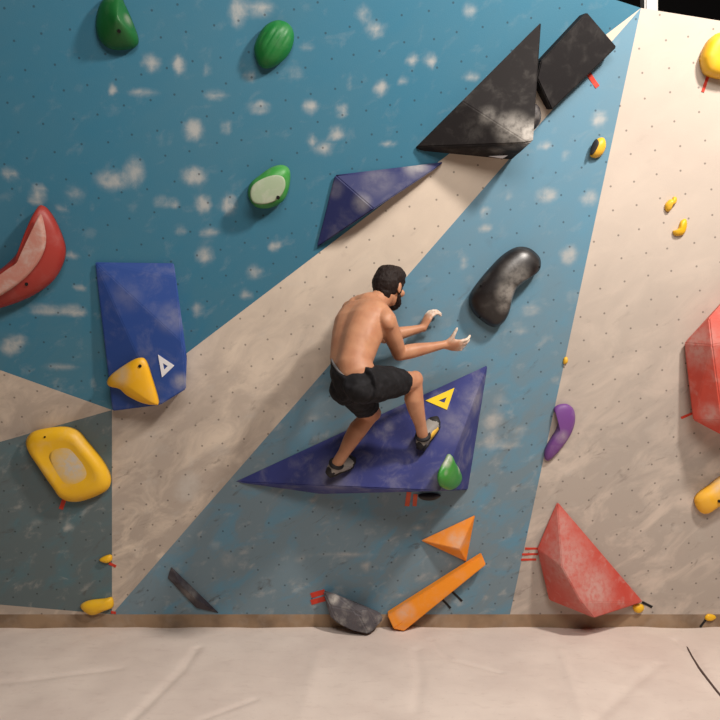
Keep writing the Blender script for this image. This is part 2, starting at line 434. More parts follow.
# orange pieces
M_or = plastic('orange_paint', (232, 138, 32), .22, .5, 9, spots=[(P(457, 540, .08), .10, .5)], dark=(220, 120, 26))
tag(hull('orange_triangle_volume', M_or, foot([(422, 541), (474, 516), (466, 561)]) + [(421, 540.5, .01), (475, 515, .01), (466.3, 561.5, .01), (459, 549, .10)], bev=.003),
    'small orange triangular volume above the orange bar', 'climbing volume')
M_or2 = plastic('orange_bar_paint', (234, 140, 30), .16, .5, 9, spots=[(P(405, 612, .08), .09, .45)])
tag(slab('orange_bar_volume', M_or2, [(387.5, 616), (393.5, 629), (404, 631.5), (486, 565), (482, 555.5)], .1, 0, .005, [.06, .10, .10, .07, .05]), 'long orange bar volume slanting up from the mat', 'climbing volume')

# grey pieces at the foot of the wall
M_gr = plastic('grey_volume_paint', (66, 61, 68), .12, .65, 9, spots=[(P(188, 594, .04), .08, .4)], dark=(50, 46, 54))
tag(hull('grey_triangle_volume', M_gr, foot([(172, 568), (168, 577), (195, 605), (218, 612.5)]) + [(171, 566.5, .005), (167.5, 578, .01), (196, 608, .015), (219.5, 613.5, .005), (181, 585, .05), (196, 599, .05)], bev=.003),
    'thin dark grey triangular volume low on the wall', 'climbing volume')
M_rock = plastic('grey_rock_texture', (92, 88, 92), .34, .8, 14, spots=[(P(334, 599, .08), .05, .9)], dark=(64, 60, 64), grit=.6)
rock = hull('grey_rock_hold', M_rock, foot([(324, 591), (336, 594), (380, 612), (370, 622), (336, 615)]) +
            [(323, 590, .03), (335, 594, .07), (330, 606, .10), (329, 616, .10), (350, 604, .10), (357, 612, .15), (368, 609, .12), (384, 619, .06), (352, 631, .15), (369, 635, .16), (376, 625, .13), (338, 624, .13)], bev=.008)
tag(rock, 'grey faceted rock shaped hold sitting at the mat edge', 'climbing hold')

# ------------------------------------------------------------------ moulded holds
def catmull(pts, n=4):
    out = []; k = len(pts)
    for i in range(k):
        a, b, c, d = [V(pts[(i + j - 1) % k]) for j in range(4)]
        for s in range(n):
            u = s / n
            out.append(.5 * ((2 * b) + (c - a) * u + (2 * a - 5 * b + 4 * c - d) * u * u + (3 * b - a - 3 * c + d) * u ** 3))
    return out
def hold(name, mat, outline, H, ctr=None, on=None, rim=.3, pw=2.4, dish=0.0, dish_r=.6, tilt=(0, 0), rough=.0, smooth=True, peak=0.0, groove=0, parent=None, rings=12):
    """moulded hold: the outline is traced on the surface, the body rises from it like a dome.
       rim: share of the height taken by the steep side; pw: roundness; dish: scooped centre."""
    pts = catmull([V((x, y, 0)) for x, y in outline], 4)
    cx = sum(p.x for p in pts) / len(pts); cy = sum(p.y for p in pts) / len(pts)
    if on: o0, n0 = surf(on, cx, cy)
    else: o0, n0 = wallpt(cx, cy)
    if ctr: cx, cy = ctr
    b = bmesh.new(); k = len(pts)
    ux = V((1, 0, 0)) - n0 * n0.x; ux.normalize(); uy = n0.cross(ux)
    edge = [hit(p.x, p.y, o0, n0, H * rim) for p in pts]
    # aim the outline at the mid-height contour, so the silhouette is right
    c0 = hit(cx, cy, o0, n0, H * rim); prev = None
    base = [b.verts.new(c0 + (e - c0) * .97 - n0 * (H * rim - .002)) for e in edge]
    prev = base
    size = sum((e - c0).length for e in edge) / k
    for r in range(0, rings):
        s = 1 - r / rings                       # 1 at the edge, towards 0 at the centre
        hh = H * rim + H * (1 - rim) * (1 - s ** pw) ** (1 / 1.6) + H * peak * (1 - s)
        if dish: hh -= dish * max(0, 1 - (s / dish_r) ** 2) ** .8
        row = []
        for i, e in enumerate(edge):
            d = (e - c0) * s
            q = c0 + d - n0 * (H * rim)
            k2 = hh + (d.dot(ux) * tilt[0] + d.dot(uy) * tilt[1]) * (1 - .4 * s)
            if groove: k2 += -.004 * (1 - s ** 4) * max(0, math.sin((d.dot(ux) * .8 - d.dot(uy) * .55) * groove)) 
            if rough: k2 += rough * noise.noise((q + n0 * hh) * 14)
            row.append(b.verts.new(q + n0 * max(k2, .004)))
        for i in range(k): b.faces.new((prev[i], prev[(i + 1) % k], row[(i + 1) % k], row[i]))
        prev = row
    m = sum((v.co for v in prev), V()) / k
    cv = b.verts.new(m)
    for i in range(k): b.faces.new((prev[i], prev[(i + 1) % k], cv))
    b.faces.new(base[::-1])
    b.normal_update(); BVH[name] = BVHTree.FromBMesh(b)
    o = finish(b, name, mat, parent, smooth)
    o['_'] = 0; del o['_']
    return o
def drill(o, key, px, py, r=.010):
    l, n = surf(key, px, py); return bolt(px, py, l, n, o, r)

G = (36, 132, 52)
M_green_a = plastic('dark_green_resin', (24, 94, 42), .06, .45, 9, spots=[(P(125, 22, .06), .05, .5)])
g1 = hold('green_ridge_hold', M_green_a, [(96, 18), (100, 4), (109, -6), (119, -7), (124, 3), (130, 16), (138, 38), (135, 47), (124, 50), (111, 49), (101, 42), (96, 31)], .10, ctr=(122, 22), peak=.35, pw=1.3)
tag(g1, 'dark green ridged hold cut off by the top of the view', 'climbing hold'); drill(g1, 'green_ridge_hold', 119, 31)
M_green_b = plastic('ribbed_green_resin', (26, 112, 50), .06, .45, 12)
g2 = hold('green_oval_hold', M_green_b, [(254, 50), (258, 36), (266, 25), (278, 20), (289, 24), (294, 34), (292, 48), (284, 60), (271, 68), (260, 66)], .10, groove=190, rings=26)
tag(g2, 'plain ribbed green oval hold, highest on open blue wall', 'climbing hold')
M_green_c = plastic('bright_green_resin', (58, 140, 58), .1, .45, 9)
g3 = hold('green_scoop_hold', M_green_c, [(248, 196), (250, 184), (260, 175), (272, 167), (283, 165), (290, 171), (289, 188), (283, 201), (270, 208), (256, 207)], .10, ctr=(266, 190))
tag(g3, 'green hold with a chalk whitened scoop facing down', 'climbing hold')
l_, n_ = surf('green_scoop_hold', 267, 190)
M_chalked = plastic('chalk_white_scoop', (150, 166, 138), .45, .8, 14)
gp = hold('scoop_face', M_chalked, [(250, 195), (253, 185), (264, 178), (276, 175), (284, 178), (285, 188), (278, 199), (266, 204), (254, 203)], .012, on='green_scoop_hold', rim=.5, parent=g3)
gp['label'] = 'chalk white scooped face'
drill(g3, 'scoop_face', 278, 197.5, .011)

M_redh = plastic('red_resin', (152, 48, 40), .06, .45, 9)
r1 = hold('red_crescent_hold', M_redh, [(41, 205), (50, 213), (59, 230), (65, 250), (61, 268), (50, 284), (28, 298), (0, 308), (-30, 314), (-46, 306), (-42, 292), (-18, 281), (2, 268), (18, 252), (27, 232), (34, 213)], .13, rim=.4, pw=2.2)
tag(r1, 'big red crescent hold with a pale chalked inner face', 'climbing hold')
M_redchalk = plastic('chalked_red_resin', (180, 122, 108), .5, .6, 12)
rp = hold('chalked_face', M_redchalk, [(41, 214), (45, 228), (46, 243), (41, 258), (30, 273), (14, 287), (-8, 300), (-30, 305), (-32, 297), (-8, 284), (8, 272), (22, 256), (31, 238), (36, 222)], .014, on='red_crescent_hold', rim=.5, parent=r1, rings=6)
rp['label'] = 'pale chalked inner face'
drill(r1, 'red_crescent_hold', 26.5, 284)

M_yel = plastic('yellow_resin', (232, 180, 34), .14, .45, 9, dark=(222, 166, 26))
y1 = hold('yellow_slab_hold', M_yel, [(26, 446), (30, 434), (42, 429), (62, 427), (76, 431), (86, 442), (102, 462), (110, 478), (108, 489), (94, 497), (76, 502), (62, 499), (54, 489), (38, 466)], .09, rim=.45, pw=6, dish=.02, dish_r=.75)
tag(y1, 'large yellow rounded slab hold with a chalky dished centre', 'climbing hold')
M_dish = plastic('chalky_yellow_resin', (228, 180, 50), .25, .8, 12, spots=[(P(72, 465, .08), .17, .95)])
yp = hold('dished_centre', M_dish, [(48, 456), (54, 445), (66, 441), (77, 447), (88, 461), (92, 475), (86, 488), (74, 492), (63, 486), (54, 472)], .008, on='yellow_slab_hold', rim=.4, parent=y1, rings=6)
yp['label'] = 'chalky dished centre'
drill(y1, 'yellow_slab_hold', 45, 437, .006)
M_yel2 = plastic('amber_resin', (236, 176, 28), .1, .45, 9, spots=[(P(120, 374, .15), .1, .55)])
y2 = hold('yellow_wedge_hold', M_yel2, [(107, 381), (112, 374), (126, 364), (138, 358), (145, 361), (151, 378), (158, 402), (155, 405), (142, 403), (128, 396), (120, 389), (109, 386)], .07, on='oblong_volume', rim=.35, pw=2, ctr=(128, 380))
tag(y2, 'yellow triangular hold fixed on the royal blue oblong volume', 'climbing hold'); drill(y2, 'yellow_wedge_hold', 140, 366)
l_, n_ = surf('triangular_volume', 449, 476)
M_gt = plastic('green_drop_resin', (52, 140, 50), .06, .4, 12, spots=[(project(450, 457, l_, n_, .04), .085, 1.6), (project(450, 473, l_, n_, .06), .04, 1.2), (project(458, 468, l_, n_, .03), .05, .8)])  # centre spot paints in a white highlight; the tip spot is chalk
gd = hold('green_teardrop_hold', M_gt, [(450, 454), (453.5, 461), (458, 468), (461, 478), (457.5, 486), (450, 490), (442, 487), (439, 479), (441, 470), (446, 461)], .05, on='triangular_volume', rim=.3)
tag(gd, 'small green teardrop hold with chalky tip on the dark blue triangle', 'climbing hold')
M_blk = plastic('glossy_black_resin', (30, 26, 26), .05, .36, 14, spots=[(P(508, 292, .12), .10, .5), (P(515, 275, .12), .12, .3), (P(503, 306, .1), .06, .4)], spec=.55)
pk = hold('black_kidney_hold', M_blk, [(541, 262), (539, 271), (528, 279), (517, 288), (512, 299), (508, 315), (502, 324), (493, 327), (482, 321), (472, 311), (469, 298), (476, 285), (490, 268), (504, 254), (517, 247), (529, 248), (538, 255)], .13, rim=.35)
tag(pk, 'glossy black kidney shaped hold on blue wall near his reaching hands', 'climbing hold')
for q in ((481, 286, .007), (480, 317, .006), (539, 267, .005)): drill(pk, 'black_kidney_hold', *q)
M_pur = plastic('purple_resin', (112, 66, 134), .14, .5, 10, spots=[(P(562, 437, .05), .06, .45)])
pu = hold('purple_crescent_hold', M_pur, [(554, 410), (558, 405), (567, 404), (574, 410), (575, 422), (570, 436), (560, 450), (550, 460), (545, 459), (545, 450), (551, 439), (557, 429), (559, 418)], .055, rim=.35)
tag(pu, 'purple crescent hold on the border of blue and beige paint', 'climbing hold')
M_blk2 = plastic('black_resin', (46, 42, 44), .2, .6, 12)
bh = hold('black_round_hold', M_blk2, [(526, 108), (533, 103), (539, 107), (541, 118), (537, 127), (530, 131), (524, 124)], .09, rim=.4)
tag(bh, 'black rounded hold half hidden behind the black pyramid', 'climbing hold')
M_blk3 = plastic('dull_black_resin', (44, 40, 40), .1, .7, 12)
uh = hold('dark_underside_hold', M_blk3, [(418, 496), (424, 494), (436, 494), (441, 496), (434, 500), (423, 500)], .04, rim=.4)
tag(uh, 'small dark hold under the bottom edge of the dark blue triangle', 'climbing hold')

# small yellow footholds
def jib(outline, label, H=.03, black=None, **kw):
    o = hold('yellow_foothold', M_yel, outline, H, rings=7, **kw)
    key = 'jib%d' % len(BVH); BVH[key] = BVH['yellow_foothold']
    tag(o, label, 'climbing hold', 'small yellow footholds')
    return o
c1 = jib([(604, 138), (606, 146), (602, 155), (595, 158), (590, 155), (592, 147), (597, 139)], 'small yellow crescent foothold on blue wall below the black slab', .045)
M_bf = plastic('black_grip', (40, 38, 40), .1, .7, 12)
hold('grip_face', M_bf, [(597, 139), (599, 143), (596, 150), (592, 155), (590, 154), (591, 147), (594, 141)], .012, on='yellow_foothold', parent=c1, rings=5)['label'] = 'black inner face'
c2 = jib([(665, 205), (669, 200), (672, 199), (674, 196.5), (677, 198), (676, 203), (672, 206), (670, 211), (666, 211)], 'upper knobbly yellow foothold of two on the pale beige wall')
c3 = jib([(673, 231), (678, 229), (681, 221), (686, 219), (687, 226), (684, 234), (678, 236), (674, 235)], 'lower hooked yellow foothold of two on the pale beige wall')
c4 = jib([(564, 358), (567, 357), (568, 361), (566, 364), (563, 363)], 'tiny yellow foothold on the paint border above the purple crescent', .02)
c5 = jib([(99, 560), (105, 556), (111, 555), (112, 560), (107, 563)], 'small yellow foothold with red tape, above another yellow foothold', .03)
c6 = jib([(80, 606), (88, 601), (104, 599), (112, 598), (113, 607), (104, 611), (94, 615), (86, 613)], 'flat yellow foothold just above the mat beside the beige corner', .05)
c7 = jib([(633, 606), (637, 604), (643, 605), (644, 609), (639, 613), (634, 611)], 'small yellow foothold at the tip of the red pyramid', .03)
c8 = jib([(705, 617), (708, 614), (714, 615), (716, 618), (711, 621), (706, 620)], 'small yellow foothold above slanted black tape near the mat', .02)
M_yl = plastic('orange_yellow_resin', (236, 176, 40), .1, .45, 9, spots=[(P(722, 487, .05), .1, .6)])
yr = hold('yellow_horn_hold', M_yl, [(695, 501), (699, 494), (710, 486), (722, 477), (736, 474), (744, 481), (742, 492), (730, 500), (716, 508), (706, 514), (698, 510)], .08, rim=.35)
tag(yr, 'chalky yellow horn hold below the coral red gem volume', 'climbing hold'); drill(yr, 'yellow_horn_hold', 719, 501)
yt = hold('yellow_block_hold', M_yel, [(702, 61), (703, 53), (709, 40), (718, 33), (732, 32), (746, 38), (752, 56), (746, 72), (732, 79), (718, 78), (706, 73)], .09, rim=.45, pw=5)
tag(yt, 'rounded yellow block hold high up, above a red tape strip', 'climbing hold')

# ------------------------------------------------------------------ route tapes
def tape(a, b, w, mat, label, grp=None, name='tape_strip'):
    mx, my = (a[0] + b[0]) / 2, (a[1] + b[1]) / 2
    o0, n0 = wallpt(mx, my)
    A, B = hit(a[0], a[1], o0, n0), hit(b[0], b[1], o0, n0)
    d = (B - A).normalized(); s = n0.cross(d) * (w / 175.0 / 2)
    bm = bmesh.new(); rows = []
    for i in range(7):
        q = A + (B - A) * (i / 6) + n0 * (.0025 + .0012 * math.sin(i * 1.3))
        rows.append([bm.verts.new(q - s - n0 * .004), bm.verts.new(q - s), bm.verts.new(q + s), bm.verts.new(q + s - n0 * .004)])
    for i in range(6):
        for j in range(4): bm.faces.new((rows[i][j], rows[i][(j + 1) % 4], rows[i + 1][(j + 1) % 4], rows[i + 1][j]))
    bm.faces.new(rows[0]); bm.faces.new(rows[-1][::-1])
    return tag(finish(bm, name, mat), label, 'tape', grp)
tape((588.5, 74), (597.5, 87), 4.5, M_tape_red, 'red tape strip beside the tilted black slab', 'red route tapes')
tape((709, 73), (702.5, 92), 3, M_tape_red, 'long red tape strip under the rounded yellow block hold', 'red route tapes')
tape((64.5, 499), (61, 509), 4.5, M_tape_red, 'red tape strip under the large yellow slab hold', 'red route tapes')
tape((109, 563), (116, 566.5), 3, M_tape_red, 'short red tape strip at the small yellow foothold with the beige corner', 'red route tapes')
tape((111, 612), (116, 613), 3, M_tape_red, 'tiny red tape strip beside the flat yellow foothold near the mat', 'red route tapes')
tape((311, 595.5), (325, 591.5), 6, M_tape_red, 'upper red tape strip of two beside the grey rock hold', 'red route tapes')
tape((311, 602.3), (325, 598.5), 6, M_tape_red, 'lower red tape strip of two beside the grey rock hold', 'red route tapes')
tape((409, 492), (407, 506), 5, M_tape_orange, 'orange red tape strip under the dark blue triangle, farther from the dark hold', 'red route tapes')
tape((415.5, 494), (414.5, 506), 4.5, M_tape_orange, 'orange red tape strip under the dark blue triangle, next to the dark hold', 'red route tapes')
tape((681, 418), (693, 413), 2.6, M_tape_red, 'thin red tape strip beside the coral red gem volume', 'red route tapes')
tape((525, 548.5), (539, 548.5), 2.3, M_tape_red, 'top red tape of three beside the red pyramid', 'red route tapes')
tape((522, 554.3), (538, 554), 2.3, M_tape_red, 'middle red tape of three beside the red pyramid', 'red route tapes')
tape((521, 559.6), (536, 559.4), 2.3, M_tape_red, 'bottom red tape of three beside the red pyramid', 'red route tapes')
tape((441, 598), (450.5, 608), 2.6, M_tape_black, 'lower black tape strip under the orange bar', 'black route tapes')
tape((451, 590.5), (462, 601), 2.6, M_tape_black, 'upper black tape strip under the orange bar', 'black route tapes')
tape((642, 602), (652, 607), 3, M_tape_black, 'black tape strip at the tip of the red pyramid', 'black route tapes')
tape((707, 618), (700, 627), 2.4, M_tape_black, 'slanted black tape strip below a small yellow foothold', 'black route tapes')

# ------------------------------------------------------------------ the climber
def ring_tube(b, pts, radii, hint=V((0, 0, 1)), n=20, expo=2.0, shape=None, tang=None):
    """loft along pts; radii are (right, forward) half sizes in the frame whose right vector is nearest to the given hints."""
    rows = []
    for i, p in enumerate(pts):
        t_ = (pts[min(i + 1, len(pts) - 1)] - pts[max(i - 1, 0)]).normalized()
        if tang and i in tang: t_ = tang[i]
        hv = hint[i] if isinstance(hint, list) else hint
        r_ = (hv - t_ * hv.dot(t_)).normalized(); f_ = t_.cross(r_)
        a, c = radii[i] if isinstance(radii[i], tuple) else (radii[i], radii[i])
        row = []
        for k in range(n):
            an = 2 * math.pi * k / n; ca, sa = math.cos(an), math.sin(an)
            x = a * abs(ca) ** (2 / expo) * (1 if ca >= 0 else -1); y = c * abs(sa) ** (2 / expo) * (1 if sa >= 0 else -1)
            m = shape(i, an) if shape else 1.0
            row.append(b.verts.new(p + (r_ * x + f_ * y) * m))
        rows.append(row)
    for i in range(len(rows) - 1):
        for k in range(n): b.faces.new((rows[i][k], rows[i][(k + 1) % n], rows[i + 1][(k + 1) % n], rows[i + 1][k]))
    b.faces.new(rows[0][::-1]); b.faces.new(rows[-1])
def blob(b, c, ax, sizes, seg=16):
    """ellipsoid with the axes ax (three vectors)."""
    r = bmesh.ops.create_uvsphere(b, u_segments=seg, v_segments=seg // 2 + 2, radius=1)
    m = Matrix.Identity(4)
    for i in range(3):
        for j in range(3): m[j][i] = ax[i][j] * sizes[i]
    m.translation = c
    bmesh.ops.transform(b, matrix=m, verts=r['verts'])
def limb(b, A, C, prof, n=16, hint=None, bow=None):
    """tapered limb from A to C: prof = [(t, half size across, half size in depth, offset along bow)]."""
    d = C - A; hint = hint or V((0.3, -1, .2)); bow = bow or V((0, 0, 0))
    pts = [A + d * t + bow * o for t, a, c, o in prof]
    ring_tube(b, pts, [(a, c) for t, a, c, o in prof], hint, n)
    for q, (t, a, c, o) in ((pts[0], prof[0]), (pts[-1], prof[-1])):
        s = (a + c) / 2; blob(b, q, (V((1, 0, 0)), V((0, 1, 0)), V((0, 0, 1))), (s, s, s), 14)
def solidify_union(b, name, voxel, smooth, mat, parent, factor=.5):
    bmesh.ops.recalc_face_normals(b, faces=b.faces)
    me = bpy.data.meshes.new('tmp'); b.to_mesh(me); b.free()
    o = bpy.data.objects.new('tmp', me); COL.objects.link(o)
    r = o.modifiers.new('r', 'REMESH'); r.mode = 'VOXEL'; r.voxel_size = voxel
    s = o.modifiers.new('s', 'SMOOTH'); s.factor = factor; s.iterations = smooth
    dg = bpy.context.evaluated_depsgraph_get(); dg.update()
    m2 = bpy.data.meshes.new_from_object(o.evaluated_get(dg)); m2.name = name
    bpy.data.objects.remove(o); bpy.data.meshes.remove(me)
    for f in m2.polygons: f.use_smooth = True
    m2.materials.clear()
    return link(name, m2, parent, [mat])
def unit(a): return a.normalized()

# joints (real positions in the hall)
pel = W(357, 385, 3.66); wst = W(350.5, 366, 3.68); mid = W(355, 344, 3.73); chs = W(361, 324, 3.79); upr = W(368, 309, 3.84); nck = W(380, 300, 3.90)
hipL = W(352, 387, 3.75); hipR = W(367, 385, 3.59)
shL = W(351, 310, 3.95); shR = W(386, 320, 3.70)
elR = W(399, 354, 3.84); wrR = W(445, 344.5, 3.92)
elL = W(384, 337, 4.02); wrL = W(423, 328, 4.06)
knR = W(413, 381, 3.86); knL = W(371, 413, 4.00)
vN = (BVH['triangular_volume'].ray_cast(CAM, ray(400, 450).normalized()))[1]
vN = vN if vN.y < 0 else -vN
toeR = surf('triangular_volume', 437, 421)[0] + vN * .034; toeL = surf('triangular_volume', 355, 461)[0] + vN * .034
anR = W(423, 437, (toeR.y + 4.5) - .10); anL = W(336, 465, (toeL.y + 4.5) - .08)
hdc = W(389, 287, 3.94)
hf = unit(V((.56, .81, -.20))); hu = unit(V((.12, .05, 1)) - hf * V((.12, .05, 1)).dot(hf)); hr = hf.cross(hu)
rP = unit(hipR - hipL); rS = unit(shR - shL)

person = empty('person', V((pel.x, pel.y, toeL.z - .03)))
tag(person, 'bare-chested bearded man in black shorts climbing, both hands reaching right', 'person')

t = NT('skin'); p = t.pos()
c = t.mix(t.ramp(t.noise(p, 14, 3), .3, .7), srgb(188, 136, 104), srgb(176, 122, 92))
c = t.mix(t.math('MULTIPLY', t.n('ShaderNodeAttribute', attribute_name='chalk').outputs['Fac'], t.ramp(t.noise(p, 60, 4), .3, .6, .35, 1), clamp=True), c, srgb(222, 206, 190))
t.l(c, t.b.inputs['Base Color']); t.b.inputs['Roughness'].default_value = .5; t.b.inputs['Specular IOR Level'].default_value = .35
t.b.inputs['Subsurface Weight'].default_value = .08; t.b.inputs['Subsurface Radius'].default_value = (.02, .008, .004)
M_skin = t.m
t = NT('shorts_cloth'); p = t.pos()
t.l(t.mix(t.ramp(t.noise(p, 25, 3), .4, .7), srgb(24, 23, 25), srgb(36, 35, 38)), t.b.inputs['Base Color']); t.b.inputs['Roughness'].default_value = .8; t.b.inputs['Specular IOR Level'].default_value = .2
t.bump(t.noise(p, 300, 2), .3, .002); M_shorts = t.m
t = NT('dark_hair'); p = t.pos()
t.l(t.mix(t.noise(p, 90, 3, .6, 0, (1, 1, .3)), srgb(22, 16, 15), srgb(46, 34, 30)), t.b.inputs['Base Color']); t.b.inputs['Roughness'].default_value = .6; t.b.inputs['Specular IOR Level'].default_value = .2
t.bump(t.noise(p, 120, 4, .7, 0, (1, 1, .25)), .8, .006); M_hair = t.m

b = bmesh.new()
# torso: lofted spine with a furrow down the back
sp = [pel - (wst - pel) * .45, pel, (pel + wst) / 2, wst, (wst + mid) / 2, mid, (mid + chs) / 2, chs, (chs + upr) / 2, upr]
rd = [(.100, .080), (.132, .098), (.142, .104), (.138, .100), (.140, .100), (.150, .106), (.162, .112), (.170, .114), (.168, .104), (.145, .085)]
hints = [rP.lerp(rS, k / 9).normalized() for k in range(10)]
def back_shape(i, an):                       # an = -90 degrees is the back
    d = math.atan2(math.sin(an + math.pi / 2), math.cos(an + math.pi / 2))
    g = -.075 * math.exp(-(d / .20) ** 2) if 2 <= i <= 8 else 0
    m = .035 * (math.exp(-((abs(d) - .48) / .28) ** 2)) if 2 <= i <= 8 else 0
    return 1 + g + m
ring_tube(b, sp, rd, hints, 40, 2.3, back_shape)
tS = unit(upr - mid); fS = tS.cross(rS)
# shoulder girdle: trapezius, shoulder blades, lats, deltoids
ring_tube(b, [shL, (shL + upr) / 2 + tS * .012, upr + tS * .022, (shR + upr) / 2 + tS * .012, shR], [.054, .072, .078, .068, .056], fS, 20)
for sgn, sh in ((-1, shL), (1, shR)):
    blob(b, chs * .45 + upr * .25 + sh * .30 - fS * .052 + rS * sgn * .02, (unit(rS * sgn + tS * .35), tS, fS), (.062, .085, .040))
    blob(b, chs + rS * sgn * .125 - tS * .035 - fS * .01, (rS, tS, fS), (.045, .12, .075))
    blob(b, sh, (rS, tS, fS), (.060, .058, .062) if sgn > 0 else (.054, .05, .056))
    blob(b, chs + rS * sgn * .075 + fS * .075 + tS * .03, (rS, tS, fS), (.08, .06, .035))
# neck
nt = hdc - hu * .055 - hf * .028
ring_tube(b, [upr - tS * .02 + fS * .005, nck * .6 + upr * .4, nck * .55 + nt * .45, nt, nt + hu * .05], [(.085, .075), (.066, .064), (.056, .060), (.055, .06), (.052, .06)], rS.lerp(hr, .5), 20)
for sgn, sh in ((-1, shL), (1, shR)):
    ring_tube(b, [nt - hu * .02 - hf * .02, nck * .5 + upr * .3 + sh * .2, sh * .55 + upr * .45 + tS * .02], [.034, .046, .048], fS, 14)
# head: skull, jaw, nose, ears, brow, lips
blob(b, hdc + hu * .022 - hf * .012, (hr, hf, hu), (.073, .092, .088), 28)
blob(b, hdc - hu * .03 + hf * .022, (hr, hf, hu), (.060, .068, .080), 24)
blob(b, hdc - hu * .078 + hf * .045, (hr, hf, hu), (.045, .045, .034), 18)
ring_tube(b, [hdc + hf * .082 + hu * .018, hdc + hf * .094 - hu * .004, hdc + hf * .102 - hu * .022, hdc + hf * .088 - hu * .034], [.009, .011, .015, .012], hr, 12)
blob(b, hdc + hf * .078 + hu * .030, (hr, hf, hu), (.050, .014, .012))
for s in (-1, 1):
    blob(b, hdc + hr * s * .075 - hf * .004 - hu * .006, (unit(hr * s - hf * .5), hf, hu), (.009, .018, .031))
    blob(b, hdc + hr * s * .045 + hf * .062 - hu * .018, (hr, hf, hu), (.024, .024, .022))
blob(b, hdc + hf * .088 - hu * .055, (hr, hf, hu), (.024, .010, .007)); blob(b, hdc + hf * .085 - hu * .067, (hr, hf, hu), (.021, .010, .008))
# arms
UA = [(0, .056, .056, 0), (.25, .052, .052, 0), (.5, .049, .050, .3), (.75, .043, .044, .3), (1, .038, .039, 0)]
FA = [(0, .038, .039, 0), (.2, .043, .042, .2), (.4, .041, .039, .2), (.7, .031, .029, 0), (1, .027, .022, 0)]
limb(b, shR, elR, UA, bow=V((.012, -.01, 0))); limb(b, elR, wrR, FA, bow=V((0, -.01, .01)))
limb(b, shL, elL, UA); limb(b, elL, wrL, FA)
# legs
TH = [(0, .076, .080, 0), (.3, .076, .078, .3), (.6, .070, .072, .3), (.85, .058, .058, 0), (1, .054, .053, 0)]
SH = [(0, .053, .052, 0), (.12, .048, .049, .1), (.3, .052, .055, 1), (.5, .046, .048, .8), (.75, .034, .035, .2), (1, .030, .033, 0)]
limb(b, hipR, knR, TH); limb(b, hipL, knL, TH)
limb(b, knR, anR, SH, bow=V((-.014, -.012, 0))); limb(b, knL, anL, SH, bow=V((-.014, -.014, 0)))
blob(b, knR + V((.012, .0, .008)), (V((1, 0, 0)), V((0, 1, 0)), V((0, 0, 1))), (.045, .045, .05)); blob(b, knL + V((.012, .01, 0)), (V((1, 0, 0)), V((0, 1, 0)), V((0, 0, 1))), (.047, .045, .05))
# buttocks
for hq in (hipL, hipR): blob(b, hq - (tS.cross(rP)) * .035 - tS * .03, (rP, tS, tS.cross(rP)), (.066, .07, .068))
# feet inside the shoes
for an, toe in ((anR, toeR), (anL, toeL)):
    d = unit(toe - an); heel = an - vN * .035 - d * .02
    ring_tube(b, [heel, an - vN * .03 + d * .05, toe - d * .04], [.026, .028, .026], vN.cross(d), 14)
# hands
TIPS = []
def hand(w_, F, N, side, curl, spread=.10, L=1.0, thumb=(.75, .55, .35)):
    """F towards the fingers, N out of the palm, side = towards the thumb."""
    F = unit(F); N = unit(N - F * N.dot(F)); S = N.cross(F); S = S if S.dot(side) > 0 else -S
    pc_ = w_ + F * .048 * L
    ring_tube(b, [w_ - F * .012, w_ + F * .015, w_ + F * .05 * L, w_ + F * .086 * L, w_ + F * .096 * L], [(.026, .020), (.032, .018), (.041, .017), (.042, .014), (.036, .010)], S, 16)
    lens = [(.040, .024, .020), (.044, .028, .021), (.041, .026, .021), (.033, .020, .019)]
    for k in range(4):
        off = .031 - .0205 * k
        root = w_ + F * (.088 - .004 * abs(k - 1)) * L + S * off
        d = unit(F + S * (spread * (1.5 - k))); q = root - d * .02; pts = [q, root]; rr = [.0105, .0105]; cu = curl[k]; a_ = 0
        for j, ln in enumerate(lens[k]):
            a_ += cu * (.75, 1.0, .8)[j]
            pts.append(pts[-1] + (d * math.cos(a_) + N * math.sin(a_)) * ln * L); rr.append((.0098, .0092, .0082)[j])
        ring_tube(b, pts, rr, S, 10)
        blob(b, pts[-1], (F, N, S), (.0082, .0082, .0082), 8); TIPS.append(pts[-1]); TIPS.append(pts[-2]); TIPS.append(pts[2])
    tp = [w_ + F * .012 + S * .018, w_ + F * .030 * L + S * .040 + N * .008]
    tf, ts, tn = thumb
    td = unit(F * tf + S * ts + N * tn); tp.append(tp[-1] + td * .036 * L); td = unit(td + N * .2 + F * .1); tp.append(tp[-1] + td * .028 * L)
    ring_tube(b, tp, [.016, .0145, .0108, .0088], N, 10); blob(b, tp[-1], (F, N, S), (.0088, .0088, .0088), 8); TIPS.append(tp[-1]); TIPS.append(tp[-2])
hand(wrR, V((.93, .22, -.06)), V((-.10, .72, .60)), V((-.1, -.2, 1)), (.42, .50, .52, .50), thumb=(.25, 1.0, .15))
hand(wrL, V((.42, .22, .86)), V((.78, .50, -.36)), V((-.3, .7, .3)), (.50, .58, .62, .66), thumb=(.8, .5, .5))
body = solidify_union(b, 'body', .0048, 7, M_skin, person)
me = body.data
at = me.attributes.new('chalk', 'FLOAT', 'POINT')
for i, v in enumerate(me.vertices):
    if v.co.x > wrL.x - .05 and v.co.z > 1.6:
        m = min((v.co - q).length for q in TIPS); at.data[i].value = max(0, min(1, 1.25 - m / .05))

